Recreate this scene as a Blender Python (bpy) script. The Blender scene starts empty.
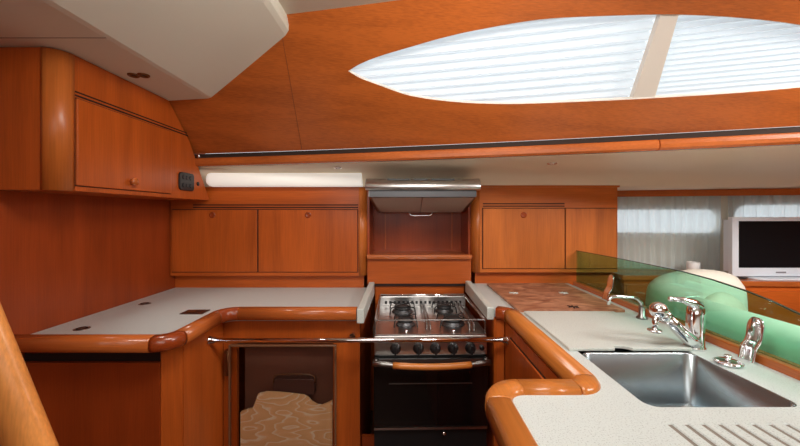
import bpy, bmesh, math, random
from mathutils import Vector, Matrix
from mathutils.geometry import tessellate_polygon
random.seed(4)
H = 1.34                       # eye height above the cabin sole; z below is given relative to it
C = bpy.context.scene.collection
sc = bpy.context.scene
PI = math.pi

# ------------------------------------------------------------------ materials
def srgb(r, g, b):
    f = lambda c: (c/255/12.92) if c/255 <= .04045 else ((c/255+.055)/1.055)**2.4
    return (f(r), f(g), f(b), 1)

def newmat(name):
    m = bpy.data.materials.new(name); m.use_nodes = True
    nt = m.node_tree
    return m, nt, nt.nodes['Principled BSDF']

def plain(name, col, rough=.5, metal=0, coat=0, spec=.5, bump=0, bscale=200, var=0, vscale=30):
    m, nt, p = newmat(name)
    p.inputs['Base Color'].default_value = col
    p.inputs['Roughness'].default_value = rough
    p.inputs['Metallic'].default_value = metal
    p.inputs['Coat Weight'].default_value = coat
    p.inputs['Specular IOR Level'].default_value = spec
    tc = nt.nodes.new('ShaderNodeTexCoord')
    if var:
        n = nt.nodes.new('ShaderNodeTexNoise'); n.inputs['Scale'].default_value = vscale
        n.inputs['Detail'].default_value = 5
        nt.links.new(tc.outputs['Object'], n.inputs['Vector'])
        mx = nt.nodes.new('ShaderNodeMixRGB'); mx.inputs[1].default_value = tuple(c*(1-var) for c in col[:3])+(1,)
        mx.inputs[2].default_value = tuple(min(1, c*(1+var)) for c in col[:3])+(1,)
        nt.links.new(n.outputs['Fac'], mx.inputs[0]); nt.links.new(mx.outputs[0], p.inputs['Base Color'])
    if bump:
        n = nt.nodes.new('ShaderNodeTexNoise'); n.inputs['Scale'].default_value = bscale
        nt.links.new(tc.outputs['Object'], n.inputs['Vector'])
        bp = nt.nodes.new('ShaderNodeBump'); bp.inputs['Strength'].default_value = bump
        bp.inputs['Distance'].default_value = .002
        nt.links.new(n.outputs['Fac'], bp.inputs['Height']); nt.links.new(bp.outputs[0], p.inputs['Normal'])
    return m

def wood(name, col, axis='z', rough=.36, contrast=.26, coat=.2, streak=.55):
    m, nt, p = newmat(name)
    tc = nt.nodes.new('ShaderNodeTexCoord')
    oi = nt.nodes.new('ShaderNodeObjectInfo')
    add = nt.nodes.new('ShaderNodeVectorMath'); add.operation = 'ADD'
    sclr = nt.nodes.new('ShaderNodeVectorMath'); sclr.operation = 'SCALE'
    comb = nt.nodes.new('ShaderNodeCombineXYZ')
    for i in range(3): nt.links.new(oi.outputs['Random'], comb.inputs[i])
    nt.links.new(comb.outputs[0], sclr.inputs[0]); sclr.inputs['Scale'].default_value = 7
    nt.links.new(tc.outputs['Object'], add.inputs[0]); nt.links.new(sclr.outputs[0], add.inputs[1])
    def noise(al, ac, det, dist=0):
        mp = nt.nodes.new('ShaderNodeMapping')
        s = [ac, ac, ac]; s['xyz'.index(axis)] = al
        mp.inputs['Scale'].default_value = s
        nt.links.new(add.outputs[0], mp.inputs[0])
        n = nt.nodes.new('ShaderNodeTexNoise'); n.inputs['Scale'].default_value = 1
        n.inputs['Detail'].default_value = det; n.inputs['Distortion'].default_value = dist
        nt.links.new(mp.outputs[0], n.inputs['Vector']); return n.outputs['Fac']
    a = noise(1.2, 11, 4, .5); f = noise(7, 230, 3)
    mix = nt.nodes.new('ShaderNodeMath'); mix.operation = 'MULTIPLY_ADD'
    nt.links.new(f, mix.inputs[0]); mix.inputs[1].default_value = streak
    nt.links.new(a, mix.inputs[2])
    r = nt.nodes.new('ShaderNodeValToRGB')
    r.color_ramp.elements[0].position = .45; r.color_ramp.elements[1].position = 1.05
    d = contrast
    r.color_ramp.elements[0].color = (col[0]*(1-d), col[1]*(1-d*1.15), col[2]*(1-d*1.2), 1)
    r.color_ramp.elements[1].color = (col[0]*(1+d), col[1]*(1+d), col[2]*(1+d), 1)
    nt.links.new(mix.outputs[0], r.inputs[0]); nt.links.new(r.outputs[0], p.inputs['Base Color'])
    p.inputs['Roughness'].default_value = rough
    p.inputs['Coat Weight'].default_value = coat; p.inputs['Coat Roughness'].default_value = .22
    p.inputs['Specular IOR Level'].default_value = .35
    bp = nt.nodes.new('ShaderNodeBump'); bp.inputs['Strength'].default_value = .08; bp.inputs['Distance'].default_value = .001
    nt.links.new(f, bp.inputs['Height']); nt.links.new(bp.outputs[0], p.inputs['Normal'])
    return m

WC = srgb(180, 86, 29)
W_V = wood('mahogany upright grain', WC, 'z')
W_V2 = wood('golden mahogany upright grain', srgb(186, 102, 42), 'z')
W_X2 = wood('golden mahogany level grain', srgb(184, 98, 39), 'x')
W_C = wood('figured mahogany panel', srgb(164, 85, 34), 'x', contrast=.34, streak=.7)
W_X = wood('mahogany level grain', WC, 'x')
W_Y = wood('mahogany fore and aft grain', WC, 'y')
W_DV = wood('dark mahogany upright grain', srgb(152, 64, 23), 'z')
W_RX = wood('varnished rail level grain', srgb(178, 94, 42), 'x', rough=.26, coat=.45, contrast=.25)
W_RY = wood('varnished rail fore and aft grain', srgb(178, 94, 42), 'y', rough=.26, coat=.45, contrast=.25)
W_RGX = wood('golden rail level grain', srgb(190, 114, 50), 'x', rough=.28, coat=.4, contrast=.25)
W_RGY = wood('golden rail fore and aft grain', srgb(190, 114, 50), 'y', rough=.28, coat=.4, contrast=.25)
W_END = wood('dark end grain', srgb(146, 62, 24), 'y', rough=.18, coat=.8, contrast=.35)
W_GOLD = wood('golden ash', srgb(222, 146, 74), 'z', rough=.4, contrast=.3)
SLOT = plain('slot shadow', srgb(40, 16, 8), .8)
CREAM = plain('cream headliner vinyl', srgb(226, 226, 210), .55, var=.03, vscale=3)
CREAM2 = plain('cream ceiling', srgb(222, 214, 196), .55, var=.03, vscale=3)
LINER = plain('side deck liner vinyl', srgb(240, 228, 204), .5, var=.03, vscale=3)
WHITE = plain('white strip', srgb(238, 234, 226), .35)
GLOW = plain('lit white strip', srgb(240, 236, 226), .35)
GLOW.node_tree.nodes['Principled BSDF'].inputs['Emission Color'].default_value = (1, .95, .87, 1)
GLOW.node_tree.nodes['Principled BSDF'].inputs['Emission Strength'].default_value = .42
CHROME = plain('polished chrome', (.82, .83, .85, 1), .07, 1)
STEEL = plain('brushed steel', (.62, .61, .6, 1), .28, 1, var=.08, vscale=60)
SINKM = plain('sink steel', (.42, .48, .51, 1), .27, 1, var=.12, vscale=14)
DSTEEL = plain('dark steel', (.30, .29, .28, 1), .35, 1)  # steel with a darker base colour
GUN = plain('gunmetal', (.10, .10, .105, 1), .4, .8)
BLACK = plain('black plastic', (.012, .012, .013, 1), .35)
IRON = plain('cast iron', (.02, .02, .021, 1), .55)
BLKGLASS = plain('black oven glass', (.004, .004, .004, 1), .06, coat=.5)
TRACK = plain('grey metal track', srgb(58, 46, 40), .7, spec=.1)
BRONZE = plain('bronze fitting', srgb(120, 80, 50), .35, .8)
TVW = plain('silver white plastic', srgb(216, 222, 230), .35)
SCREEN = plain('dark screen', (.005, .005, .006, 1), .5, spec=.1)
CUPM = plain('white ceramic', srgb(235, 232, 228), .3)
SOFA = plain('mint upholstery', srgb(232, 226, 212), .7, bump=.2, bscale=300)
CUSH = plain('cream leather', srgb(232, 216, 198), .55, bump=.15, bscale=200)
FLOORM = wood('teak sole', srgb(84, 44, 24), 'x', contrast=.4)
FRAMEP = plain('cream frame', srgb(222, 212, 200), .4)
GREYK = plain('grey groove', srgb(128, 120, 110), .5)
PANELG = plain('grey filter panel', srgb(186, 178, 168), .45)
MARK = plain('grey printed mark', srgb(130, 130, 135), .5)
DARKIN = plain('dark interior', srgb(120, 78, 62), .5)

def counter_mat(name, col):
    m, nt, p = newmat(name)
    tc = nt.nodes.new('ShaderNodeTexCoord')
    n = nt.nodes.new('ShaderNodeTexNoise'); n.inputs['Scale'].default_value = 330; n.inputs['Detail'].default_value = 2
    nt.links.new(tc.outputs['Object'], n.inputs['Vector'])
    r = nt.nodes.new('ShaderNodeValToRGB')
    e = r.color_ramp.elements
    e[0].position = .30; e[0].color = tuple(c*.62 for c in col[:3])+(1,)
    e[1].position = .44; e[1].color = col
    x = e.new(.66); x.color = col
    x = e.new(.75); x.color = tuple(min(1, c*1.12) for c in col[:3])+(1,)
    nt.links.new(n.outputs['Fac'], r.inputs[0]); nt.links.new(r.outputs[0], p.inputs['Base Color'])
    p.inputs['Roughness'].default_value = .38
    return m
COUNTER = counter_mat('speckled cream worktop', srgb(204, 212, 210))
LIDM = counter_mat('pale lid', srgb(206, 212, 206))

def board_mat():
    m, nt, p = newmat('mottled bare board')
    tc = nt.nodes.new('ShaderNodeTexCoord')
    mp = nt.nodes.new('ShaderNodeMapping'); mp.inputs['Scale'].default_value = (7, 13, 10)
    nt.links.new(tc.outputs['Object'], mp.inputs[0])
    n = nt.nodes.new('ShaderNodeTexNoise'); n.inputs['Scale'].default_value = 1.4; n.inputs['Detail'].default_value = 6
    n.inputs['Distortion'].default_value = 1.2
    nt.links.new(mp.outputs[0], n.inputs['Vector'])
    r = nt.nodes.new('ShaderNodeValToRGB'); e = r.color_ramp.elements
    e[0].position = .35; e[0].color = srgb(134, 76, 50); e[1].position = .68; e[1].color = srgb(204, 148, 114)
    nt.links.new(n.outputs['Fac'], r.inputs[0]); nt.links.new(r.outputs[0], p.inputs['Base Color'])
    p.inputs['Roughness'].default_value = .45
    return m
BOARD = board_mat()

def swirl_mat():
    m, nt, p = newmat('swirl grained board')
    tc = nt.nodes.new('ShaderNodeTexCoord')
    mp = nt.nodes.new('ShaderNodeMapping'); mp.inputs['Scale'].default_value = (2.6, 1, 9)
    mp.inputs['Rotation'].default_value = (0, .12, 0)
    nt.links.new(tc.outputs['Object'], mp.inputs[0])
    n = nt.nodes.new('ShaderNodeTexNoise'); n.inputs['Scale'].default_value = 1.1; n.inputs['Detail'].default_value = 2.5
    n.inputs['Roughness'].default_value = .45
    nt.links.new(mp.outputs[0], n.inputs['Vector'])
    ml = nt.nodes.new('ShaderNodeMath'); ml.operation = 'MULTIPLY'; ml.inputs[1].default_value = 15
    nt.links.new(n.outputs['Fac'], ml.inputs[0])
    fr = nt.nodes.new('ShaderNodeMath'); fr.operation = 'FRACT'; nt.links.new(ml.outputs[0], fr.inputs[0])
    r = nt.nodes.new('ShaderNodeValToRGB'); e = r.color_ramp.elements
    e[0].position = .0; e[0].color = srgb(255, 244, 222); e[1].position = .22; e[1].color = srgb(246, 202, 150)
    x = e.new(.93); x.color = srgb(238, 192, 138); x = e.new(1); x.color = srgb(255, 244, 222)
    nt.links.new(fr.outputs[0], r.inputs[0]); nt.links.new(r.outputs[0], p.inputs['Base Color'])
    p.inputs['Roughness'].default_value = .5
    return m
SWIRL = swirl_mat()

def clear_mat(name, tint, gloss=.12, rough=.03):
    m = bpy.data.materials.new(name); m.use_nodes = True; nt = m.node_tree
    nt.nodes.remove(nt.nodes['Principled BSDF'])
    t = nt.nodes.new('ShaderNodeBsdfTransparent'); t.inputs[0].default_value = tint
    g = nt.nodes.new('ShaderNodeBsdfGlossy'); g.inputs['Roughness'].default_value = rough
    f = nt.nodes.new('ShaderNodeFresnel'); f.inputs[0].default_value = 1.3
    a = nt.nodes.new('ShaderNodeMath'); a.operation = 'MULTIPLY'; a.inputs[1].default_value = gloss*6
    nt.links.new(f.outputs[0], a.inputs[0])
    mx = nt.nodes.new('ShaderNodeMixShader')
    nt.links.new(a.outputs[0], mx.inputs[0]); nt.links.new(t.outputs[0], mx.inputs[1]); nt.links.new(g.outputs[0], mx.inputs[2])
    nt.links.new(mx.outputs[0], nt.nodes['Material Output'].inputs[0])
    return m
GLASS = clear_mat('green tinted glass', (.66, .95, .84, 1), .07)
GLEDGE = plain('dark glass edge', srgb(38, 62, 52), .15, coat=.5)
SMOKE = clear_mat('smoked acrylic', (.98, .95, .93, 1), .10, .05)
SMEDGE = plain('acrylic edge', srgb(120, 84, 60), .2, coat=.5)
PANE = clear_mat('clear pane', (.96, .97, .98, 1), .05)

def sheer_mat(name, col, tr, emit=0):
    m = bpy.data.materials.new(name); m.use_nodes = True; nt = m.node_tree
    nt.nodes.remove(nt.nodes['Principled BSDF'])
    d = nt.nodes.new('ShaderNodeBsdfDiffuse'); d.inputs[0].default_value = col
    l = nt.nodes.new('ShaderNodeBsdfTranslucent'); l.inputs[0].default_value = col
    t = nt.nodes.new('ShaderNodeBsdfTransparent')
    m1 = nt.nodes.new('ShaderNodeMixShader'); m1.inputs[0].default_value = .55
    nt.links.new(d.outputs[0], m1.inputs[1]); nt.links.new(l.outputs[0], m1.inputs[2])
    m2 = nt.nodes.new('ShaderNodeMixShader'); m2.inputs[0].default_value = tr
    nt.links.new(m1.outputs[0], m2.inputs[1]); nt.links.new(t.outputs[0], m2.inputs[2])
    nt.links.new(m2.outputs[0], nt.nodes['Material Output'].inputs[0])
    return m
CURTAIN = sheer_mat('sheer curtain', srgb(232, 242, 244), .28)
BLIND = sheer_mat('pleated blind paper', srgb(240, 246, 250), .06)

# ------------------------------------------------------------------ mesh builder
class MB:
    def __init__(s): s.v = []; s.f = []; s.m = []; s.mi = 0; s.sm = []
    def add(s, vs, fs, smooth=False):
        o = len(s.v); s.v += [tuple(p) for p in vs]
        for f in fs: s.f.append([i+o for i in f]); s.m.append(s.mi); s.sm.append(smooth)
        return s
    def mat(s, i): s.mi = i; return s
    def box(s, x0, x1, y0, y1, z0, z1):
        v = [(x, y, z) for x in (x0, x1) for y in (y0, y1) for z in (z0, z1)]
        return s.add(v, [(0,1,3,2), (4,6,7,5), (0,4,5,1), (2,3,7,6), (0,2,6,4), (1,5,7,3)])
    def hexa(s, bot, top):
        n = len(bot)
        return s.add(list(bot)+list(top), [tuple(range(n))[::-1], tuple(range(n, 2*n))]+[(i, (i+1) % n, n+(i+1) % n, n+i) for i in range(n)])
    def prism(s, poly, axis, a, b, smooth=False):
        ax = 'xyz'.index(axis)
        def mk(p, t):
            q = list(p); q.insert(ax, t); return tuple(q)
        n = len(poly)
        s.add([mk(p, a) for p in poly]+[mk(p, b) for p in poly], [tuple(range(n))[::-1], tuple(range(n, 2*n))])
        o = len(s.v)-2*n
        for i in range(n):
            s.f.append([o+i, o+(i+1) % n, o+n+(i+1) % n, o+n+i]); s.m.append(s.mi); s.sm.append(smooth)
        return s
    def slab(s, outer, holes, z0, z1):
        loops = [outer]+holes
        tris = tessellate_polygon([[Vector((p[0], p[1], 0)) for p in l] for l in loops])
        flat = [p for l in loops for p in l]; n = len(flat)
        s.add([(p[0], p[1], z1) for p in flat]+[(p[0], p[1], z0) for p in flat],
              [tuple(t) for t in tris]+[tuple(i+n for i in t)[::-1] for t in tris])
        o = len(s.v)-2*n; k = 0
        for l in loops:
            for i in range(len(l)):
                a, c = o+k+i, o+k+(i+1) % len(l)
                s.f.append([a, c, c+n, a+n]); s.m.append(s.mi); s.sm.append(False)
            k += len(l)
        return s
    def cyl(s, p0, p1, r, n=16, r2=None, cap=True, smooth=True):
        return s.tube([p0, p1], r, n, r2=r2, cap=cap)
    def tube(s, pts, r, n=12, r2=None, cap=True, closed=False, flat=None, up=None):
        pts = [Vector(p) for p in pts]; N = len(pts); rings = []; pu = None
        for i, p in enumerate(pts):
            if closed: t = (pts[(i+1) % N]-pts[i-1]).normalized()
            elif i == 0: t = (pts[1]-p).normalized()
            elif i == N-1: t = (p-pts[-2]).normalized()
            else: t = ((pts[i+1]-p).normalized()+(p-pts[i-1]).normalized()).normalized()
            if pu is None:
                u = Vector(up) if up else (Vector((0, 0, 1)) if abs(t.z) < .9 else Vector((1, 0, 0)))
            else: u = pu
            u = (u-t*u.dot(t)).normalized(); pu = u; w = t.cross(u)
            rr = r[i] if isinstance(r, (list, tuple)) else (r if r2 is None else r+(r2-r)*i/(N-1))
            fl = flat or 1
            rings.append([p+u*(rr*math.cos(2*PI*k/n))+w*(rr*fl*math.sin(2*PI*k/n)) for k in range(n)])
        v = [q for R in rings for q in R]; f = []
        for i in range(N if closed else N-1):
            a = i*n; c = ((i+1) % N)*n
            for k in range(n): f.append((a+k, a+(k+1) % n, c+(k+1) % n, c+k))
        s.add(v, f, True)
        if cap and not closed:
            o = len(s.v)-len(v)
            s.f.append([o+k for k in range(n)][::-1]); s.m.append(s.mi); s.sm.append(False)
            s.f.append([o+(N-1)*n+k for k in range(n)]); s.m.append(s.mi); s.sm.append(False)
        return s
    def lathe(s, prof, c, axis=(0, 0, 1), n=24):
        ax = Vector(axis).normalized(); u = ax.orthogonal().normalized(); w = ax.cross(u); c = Vector(c)
        v = []; f = []
        for r, h in prof:
            for k in range(n): v.append(c+ax*h+(u*math.cos(2*PI*k/n)+w*math.sin(2*PI*k/n))*max(r, 1e-5))
        for i in range(len(prof)-1):
            for k in range(n): f.append((i*n+k, i*n+(k+1) % n, (i+1)*n+(k+1) % n, (i+1)*n+k))
        return s.add(v, f, True)
    def sphere(s, c, r, n=20, sq=(1, 1, 1)):
        pr = [(r*math.sin(PI*i/12), -r*math.cos(PI*i/12)) for i in range(13)]
        o = len(s.v); s.lathe(pr, (0, 0, 0), (0, 0, 1), n)
        for i in range(o, len(s.v)):
            q = s.v[i]; s.v[i] = (c[0]+q[0]*sq[0], c[1]+q[1]*sq[1], c[2]+q[2]*sq[2])
        return s
    def sweep(s, path, prof, smooth=True):
        """level path (x, y), profile (side, z) closed"""
        P = [Vector((p[0], p[1])) for p in path]; N = len(P); n = len(prof); v = []; f = []
        for i, p in enumerate(P):
            d0 = (P[i]-P[i-1]).normalized() if i else (P[1]-P[0]).normalized()
            d1 = (P[i+1]-P[i]).normalized() if i < N-1 else d0
            t = (d0+d1).normalized(); nr = Vector((t.y, -t.x)); k = 1/max(.3, nr.dot(Vector((d1.y, -d1.x))))
            for u, z in prof: v.append((p.x+nr.x*u*k, p.y+nr.y*u*k, z))
        for i in range(N-1):
            for k in range(n): f.append((i*n+k, i*n+(k+1) % n, (i+1)*n+(k+1) % n, (i+1)*n+k))
        s.add(v, f, smooth)
        o = len(s.v)-len(v)
        for fc in ([o+k for k in range(n)][::-1], [o+(N-1)*n+k for k in range(n)]):
            s.f.append(fc); s.m.append(s.mi); s.sm.append(False)
        return s
    def grid(s, fn, us, vs, smooth=True):
        v = [fn(a, c) for a in us for c in vs]; n = len(vs)
        return s.add(v, [(i*n+j, (i+1)*n+j, (i+1)*n+j+1, i*n+j+1) for i in range(len(us)-1) for j in range(n-1)], smooth)
    def build(s, name, mats, parent=None, bevel=0, seg=2, solid=0, sub=0, origin=None):
        if not isinstance(mats, (list, tuple)): mats = [mats]
        base = parent['_w'] if parent is not None else None
        if base is None:
            if origin is None:
                xs, ys, zs = zip(*s.v); origin = ((min(xs)+max(xs))/2, (min(ys)+max(ys))/2, min(zs))
            base = origin
        me = bpy.data.meshes.new(name)
        me.from_pydata([(p[0]-base[0], p[1]-base[1], p[2]-base[2]) for p in s.v], [], s.f)
        bm = bmesh.new(); bm.from_mesh(me)
        bm.faces.ensure_lookup_table()
        for f, mi, sm in zip(bm.faces, s.m, s.sm): f.material_index = mi; f.smooth = sm
        bmesh.ops.remove_doubles(bm, verts=bm.verts, dist=1e-5)
        bmesh.ops.recalc_face_normals(bm, faces=bm.faces)
        bm.to_mesh(me); bm.free()
        for m in mats: me.materials.append(m)
        o = bpy.data.objects.new(name, me); C.objects.link(o)
        if parent is not None: o.parent = parent
        else: o.location = (base[0], base[1], base[2]+H)
        W[o.name] = base
        o['_w'] = base
        if solid:
            md = o.modifiers.new('Solid', 'SOLIDIFY'); md.thickness = solid; md.offset = 0
        if bevel:
            md = o.modifiers.new('Bevel', 'BEVEL'); md.width = bevel; md.segments = seg; md.limit_method = 'ANGLE'
            md.angle_limit = math.radians(50); md.harden_normals = False
        if sub:
            md = o.modifiers.new('Sub', 'SUBSURF'); md.levels = sub; md.render_levels = sub
        return o
W = {}

def thing(name, label, cat, loc, group=None):
    o = bpy.data.objects.new(name, None); C.objects.link(o)
    o.location = (loc[0], loc[1], loc[2]+H); o['_w'] = tuple(loc)
    o.empty_display_size = .05
    o['label'] = label; o['category'] = cat
    if group: o['group'] = group
    return o
def tag(o, label, cat, group=None):
    o['label'] = label; o['category'] = cat
    if group: o['group'] = group
    return o
def struct(o): o['kind'] = 'structure'; return o
def arc(cx, cy, r, a0, a1, n=6):
    return [(cx+r*math.cos(math.radians(a0+(a1-a0)*i/n)), cy+r*math.sin(math.radians(a0+(a1-a0)*i/n))) for i in range(n+1)]
def rrect(x0, x1, y0, y1, r, n=5):
    return arc(x1-r, y0+r, r, -90, 0, n)+arc(x1-r, y1-r, r, 0, 90, n)+arc(x0+r, y1-r, r, 90, 180, n)+arc(x0+r, y0+r, r, 180, 270, n)
def lin(a, b, n): return [a+(b-a)*i/n for i in range(n+1)]
def knob(parent, c, axis, mat=None, r=.014):
    return MB().lathe([(0, 0), (r*.75, 0), (r*.7, .006), (r, .010), (r*.95, .017), (r*.6, .021), (0, .022)], c, axis).build('knob', mat or W_END, parent)

# ------------------------------------------------------------------ setting
FL = -H
struct(MB().box(-1.5, 3.2, -.9, 2.7, FL-.04, FL).build('floor', FLOORM))
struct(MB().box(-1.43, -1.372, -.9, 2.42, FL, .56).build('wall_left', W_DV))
struct(MB().box(-1.372, 1.30, 2.385, 2.42, FL, .20).build('wall_back', W_X))

struct(MB().box(-1.43, 3.12, -.94, -.90, FL, .81).build('wall_aft', CREAM2))
struct(MB().box(3.02, 3.06, -.90, 1.9, FL, .81).build('wall_right', W_V))

def cb(X):                                   # plan curve of the coachroof side's foot
    t = X+1.16; return 1.925-.1507*t-.0306*t*t
def cp(X, t, off=0):                         # point on the leaning side, off = inward offset
    return (X, cb(X)-t-off*.7, .33+t-off*.7)
UP = [(-.237, .276), (-.183, .294), (-.097, .311), (.024, .327), (.138, .341), (.263, .351), (.481, .358), (.686, .347), (.881, .331), (1.069, .306), (1.257, .271), (1.45, .222), (1.6, .175), (1.70, .130)]
LO = [(-.237, .276), (-.188, .252), (-.114, .227), (.026, .184), (.222, .152), (.436, .133), (.683, .124), (.91, .118), (1.212, .113), (1.387, .114), (1.55, .117), (1.70, .130)]
def lookup(tab, x):
    for (a, p), (b, q) in zip(tab, tab[1:]):
        if a <= x <= b: return p+(q-p)*(x-a)/(b-a)
TOP = .448
def smooth(tab, k=5):
    out = []
    for i in range(len(tab)-1):
        p0 = tab[max(i-1, 0)]; p1 = tab[i]; p2 = tab[i+1]; p3 = tab[min(i+2, len(tab)-1)]
        m1 = (p2[1]-p0[1])/(p2[0]-p0[0]); m2 = (p3[1]-p1[1])/(p3[0]-p1[0]); h = p2[0]-p1[0]
        for j in range(k):
            t = j/k
            y = (2*t**3-3*t*t+1)*p1[1]+(t**3-2*t*t+t)*h*m1+(-2*t**3+3*t*t)*p2[1]+(t**3-t*t)*h*m2
            out.append((round(p1[0]+h*t, 5), y))
    return out+[tab[-1]]
UP = smooth(UP); LO = smooth(LO)
xs = sorted(set([round(-1.45+.05*i, 4) for i in range(90)]+[p[0] for p in UP]+[p[0] for p in LO]))
mb = MB()
for off in (0, -.022):
    for a, b in zip(xs, xs[1:]):
        if a >= -.237-1e-6 and b <= 1.70+1e-6:
            mb.add([cp(a, 0, off), cp(b, 0, off), cp(b, lookup(LO, b), off), cp(a, lookup(LO, a), off)], [(0,1,2,3)])
            mb.add([cp(a, lookup(UP, a), off), cp(b, lookup(UP, b), off), cp(b, TOP, off), cp(a, TOP, off)], [(0,1,2,3)])
        else:
            mb.add([cp(a, 0, off), cp(b, 0, off), cp(b, TOP, off), cp(a, TOP, off)], [(0,1,2,3)])
loop = UP+LO[::-1][1:-1]
for p, q in zip(loop, loop[1:]+loop[:1]):
    mb.mat(1).add([cp(*p), cp(*q), cp(*q, -.022), cp(*p, -.022)], [(0,1,2,3)])
wcr = struct(mb.build('wall_coachroof', [W_C, FRAMEP], origin=(0, 1.7, .33)))
# butt joint in the panelling
MB().tube([cp(-.529+.039*i/6, .002+(.44)*i/6*1.0, .0005) for i in range(7)], .0010, 6).build('seam', plain('seam brown', srgb(110, 56, 28), .6), wcr)
# window_1: rim, mullion, pane
win = bpy.data.objects.new('window_1', None); C.objects.link(win); win['kind'] = 'structure'
win['_w'] = (.7, 1.5, .45); win.location = (.7, 1.5, .45+H)
def dense(l, k=4):
    out = []
    for p, q in zip(l, l[1:]+l[:1]):
        for i in range(k): out.append((p[0]+(q[0]-p[0])*i/k, p[1]+(q[1]-p[1])*i/k))
    return out
MB().tube([cp(*p, -.006) for p in loop], .003, 8, closed=True).build('window_rim', FRAMEP, win)
MB().hexa([cp(.856, .345, -.006), cp(.905, .345, -.006), cp(.973, .105, -.006), cp(.898, .105, -.006)],
          [cp(.856, .345, -.03), cp(.905, .345, -.03), cp(.973, .105, -.03), cp(.898, .105, -.03)]).build('mullion', FRAMEP, win)
MB().grid(lambda a, b: cp(a, b, -.075), lin(-.32, 1.8, 30), [.08, .4]).build('pane', PANE, win)
def blind(x0t, x0b, x1t, x1b, n, label, amp):
    mb = MB(); t0, t1 = .085, .385
    ts = lin(t0, t1, 2*n)
    def fn(u, k):
        t = ts[k]; w = (t-t0)/(t1-t0)
        z = amp if k % 2 else -amp
        xa = x0b+(x0t-x0b)*w; xb = x1b+(x1t-x1b)*w
        return cp(xa+(xb-xa)*u+(.006 if k % 2 else 0), t, -.040+z)
    mb.grid(fn, lin(0, 1, 24), list(range(2*n+1)), False)
    return tag(mb.build('pleated_blind', BLIND), label, 'blind', 'pleated blinds in the coachroof window')
blind(-.30, -.30, .852, .905, 12, 'white pleated blind in the coachroof window, left of the slanted mullion', .012)
blind(.895, .955, 1.80, 1.80, 20, 'white pleated blind in the coachroof window, right of the slanted mullion', .009)

# track, battens and liner below the coachroof side
mb = MB()
X = lin(-1.19, 2.9, 40)
prof = [(-.004, .330), (-.004, .306), (.03, .306), (.03, .330)]
def strip(prof, xs, yo=0):
    m = MB(); n = len(prof)
    v = [(x, cb(x)+yo+dy, z) for x in xs for dy, z in prof]
    f = [(i*n+k, i*n+(k+1) % n, (i+1)*n+(k+1) % n, (i+1)*n+k) for i in range(len(xs)-1) for k in range(n)]
    m.add(v, f, False); m.add(v[:n], [tuple(range(n))]); m.add(v[-n:], [tuple(range(n))]); return m
struct(strip([(.004, .3295), (.004, .306), (.03, .306), (.03, .3295)], X).build('trim_1', TRACK, origin=(0, 1.7, .3)))
bp_ = [(-.012, .300), (-.006, .3055), (.03, .3055), (.03, .262), (-.004, .262), (-.014, .270), (-.016, .285)]
struct(strip(bp_, lin(-1.19, 1.043, 24)).build('trim_2', W_RX, origin=(0, 1.7, .26)))
struct(strip(bp_, lin(1.048, 2.9, 20)).build('trim_3', W_RX, origin=(2, 1.7, .26)))
MB().lathe([(0, 0), (.011, 0), (.011, .008), (0, .008)], (-1.13, cb(-1.13)+.004, .318), (0, -1, 0)).build('track_end', CHROME, bpy.data.objects['trim_1'])
def hull(x): return 2.37-(max(x, 1.25)-1.25)*.215
def liner_pt(x, k):
    y0 = cb(x)+.02; y1 = min(2.045, hull(x)-.06); y2 = hull(x)+.04
    pts = [(y0, .263), (y0+.03, .2615), (y1-.085, .247), (y1-.03, .20), (y1, .168), (y1+.004, .160), (y2, .150)]
    return (x, pts[k][0], pts[k][1])
struct(MB().grid(liner_pt, lin(-1.36, 2.95, 44), list(range(7))).build('ceiling.001', LINER, solid=.004, origin=(0, 2, .2)))
def liner_at(x, w):                          # point and down normal on the sloping part of the liner
    a = Vector(liner_pt(x, 1)); b = Vector(liner_pt(x, 4)); b = Vector(liner_pt(x, 2)); p = a.lerp(b, w); d = (b-a).normalized()
    return p, Vector((0, d.z, -d.y))

# headliner: main ceiling, and the moulding of the cockpit seat on the left
struct(MB().hexa([(-.47, -.9, .775), (3.1, -.9, .775), (3.1, cb(3.1)-.42, .775), (1.5, cb(1.5)-.42, .775), (.5, cb(.5)-.42, .775), (-.47, cb(-.47)-.42, .775)],
                 [(-.47, -.9, .81), (3.1, -.9, .81), (3.1, cb(3.1)-.42, .81), (1.5, cb(1.5)-.42, .81), (.5, cb(.5)-.42, .81), (-.47, cb(-.47)-.42, .81)]).build('ceiling', CREAM2))
prof = [(-1.42, .551), (-.935, .551), (-.915, .554), (-.48, .722), (-.462, .734), (-.456, .748), (-.456, .80), (-1.42, .80)]
mb = MB(); n = len(prof); v = []
for y in ('n', 'f'):
    for x, z in prof: v.append((x, -.9 if y == 'n' else cb(x)-(z-.33)+.012, z))
mb.add(v, [(i, (i+1) % n, n+(i+1) % n, n+i) for i in range(n)], False); mb.add(v, [tuple(range(n))]); 
cm = struct(mb.build('ceiling.002', CREAM, bevel=.006))
MB().box(-1.36, -.93, 1.092, 1.095, .5495, .5515).build('seam', plain('seam shade', srgb(150, 138, 124), .7), cm)

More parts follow.
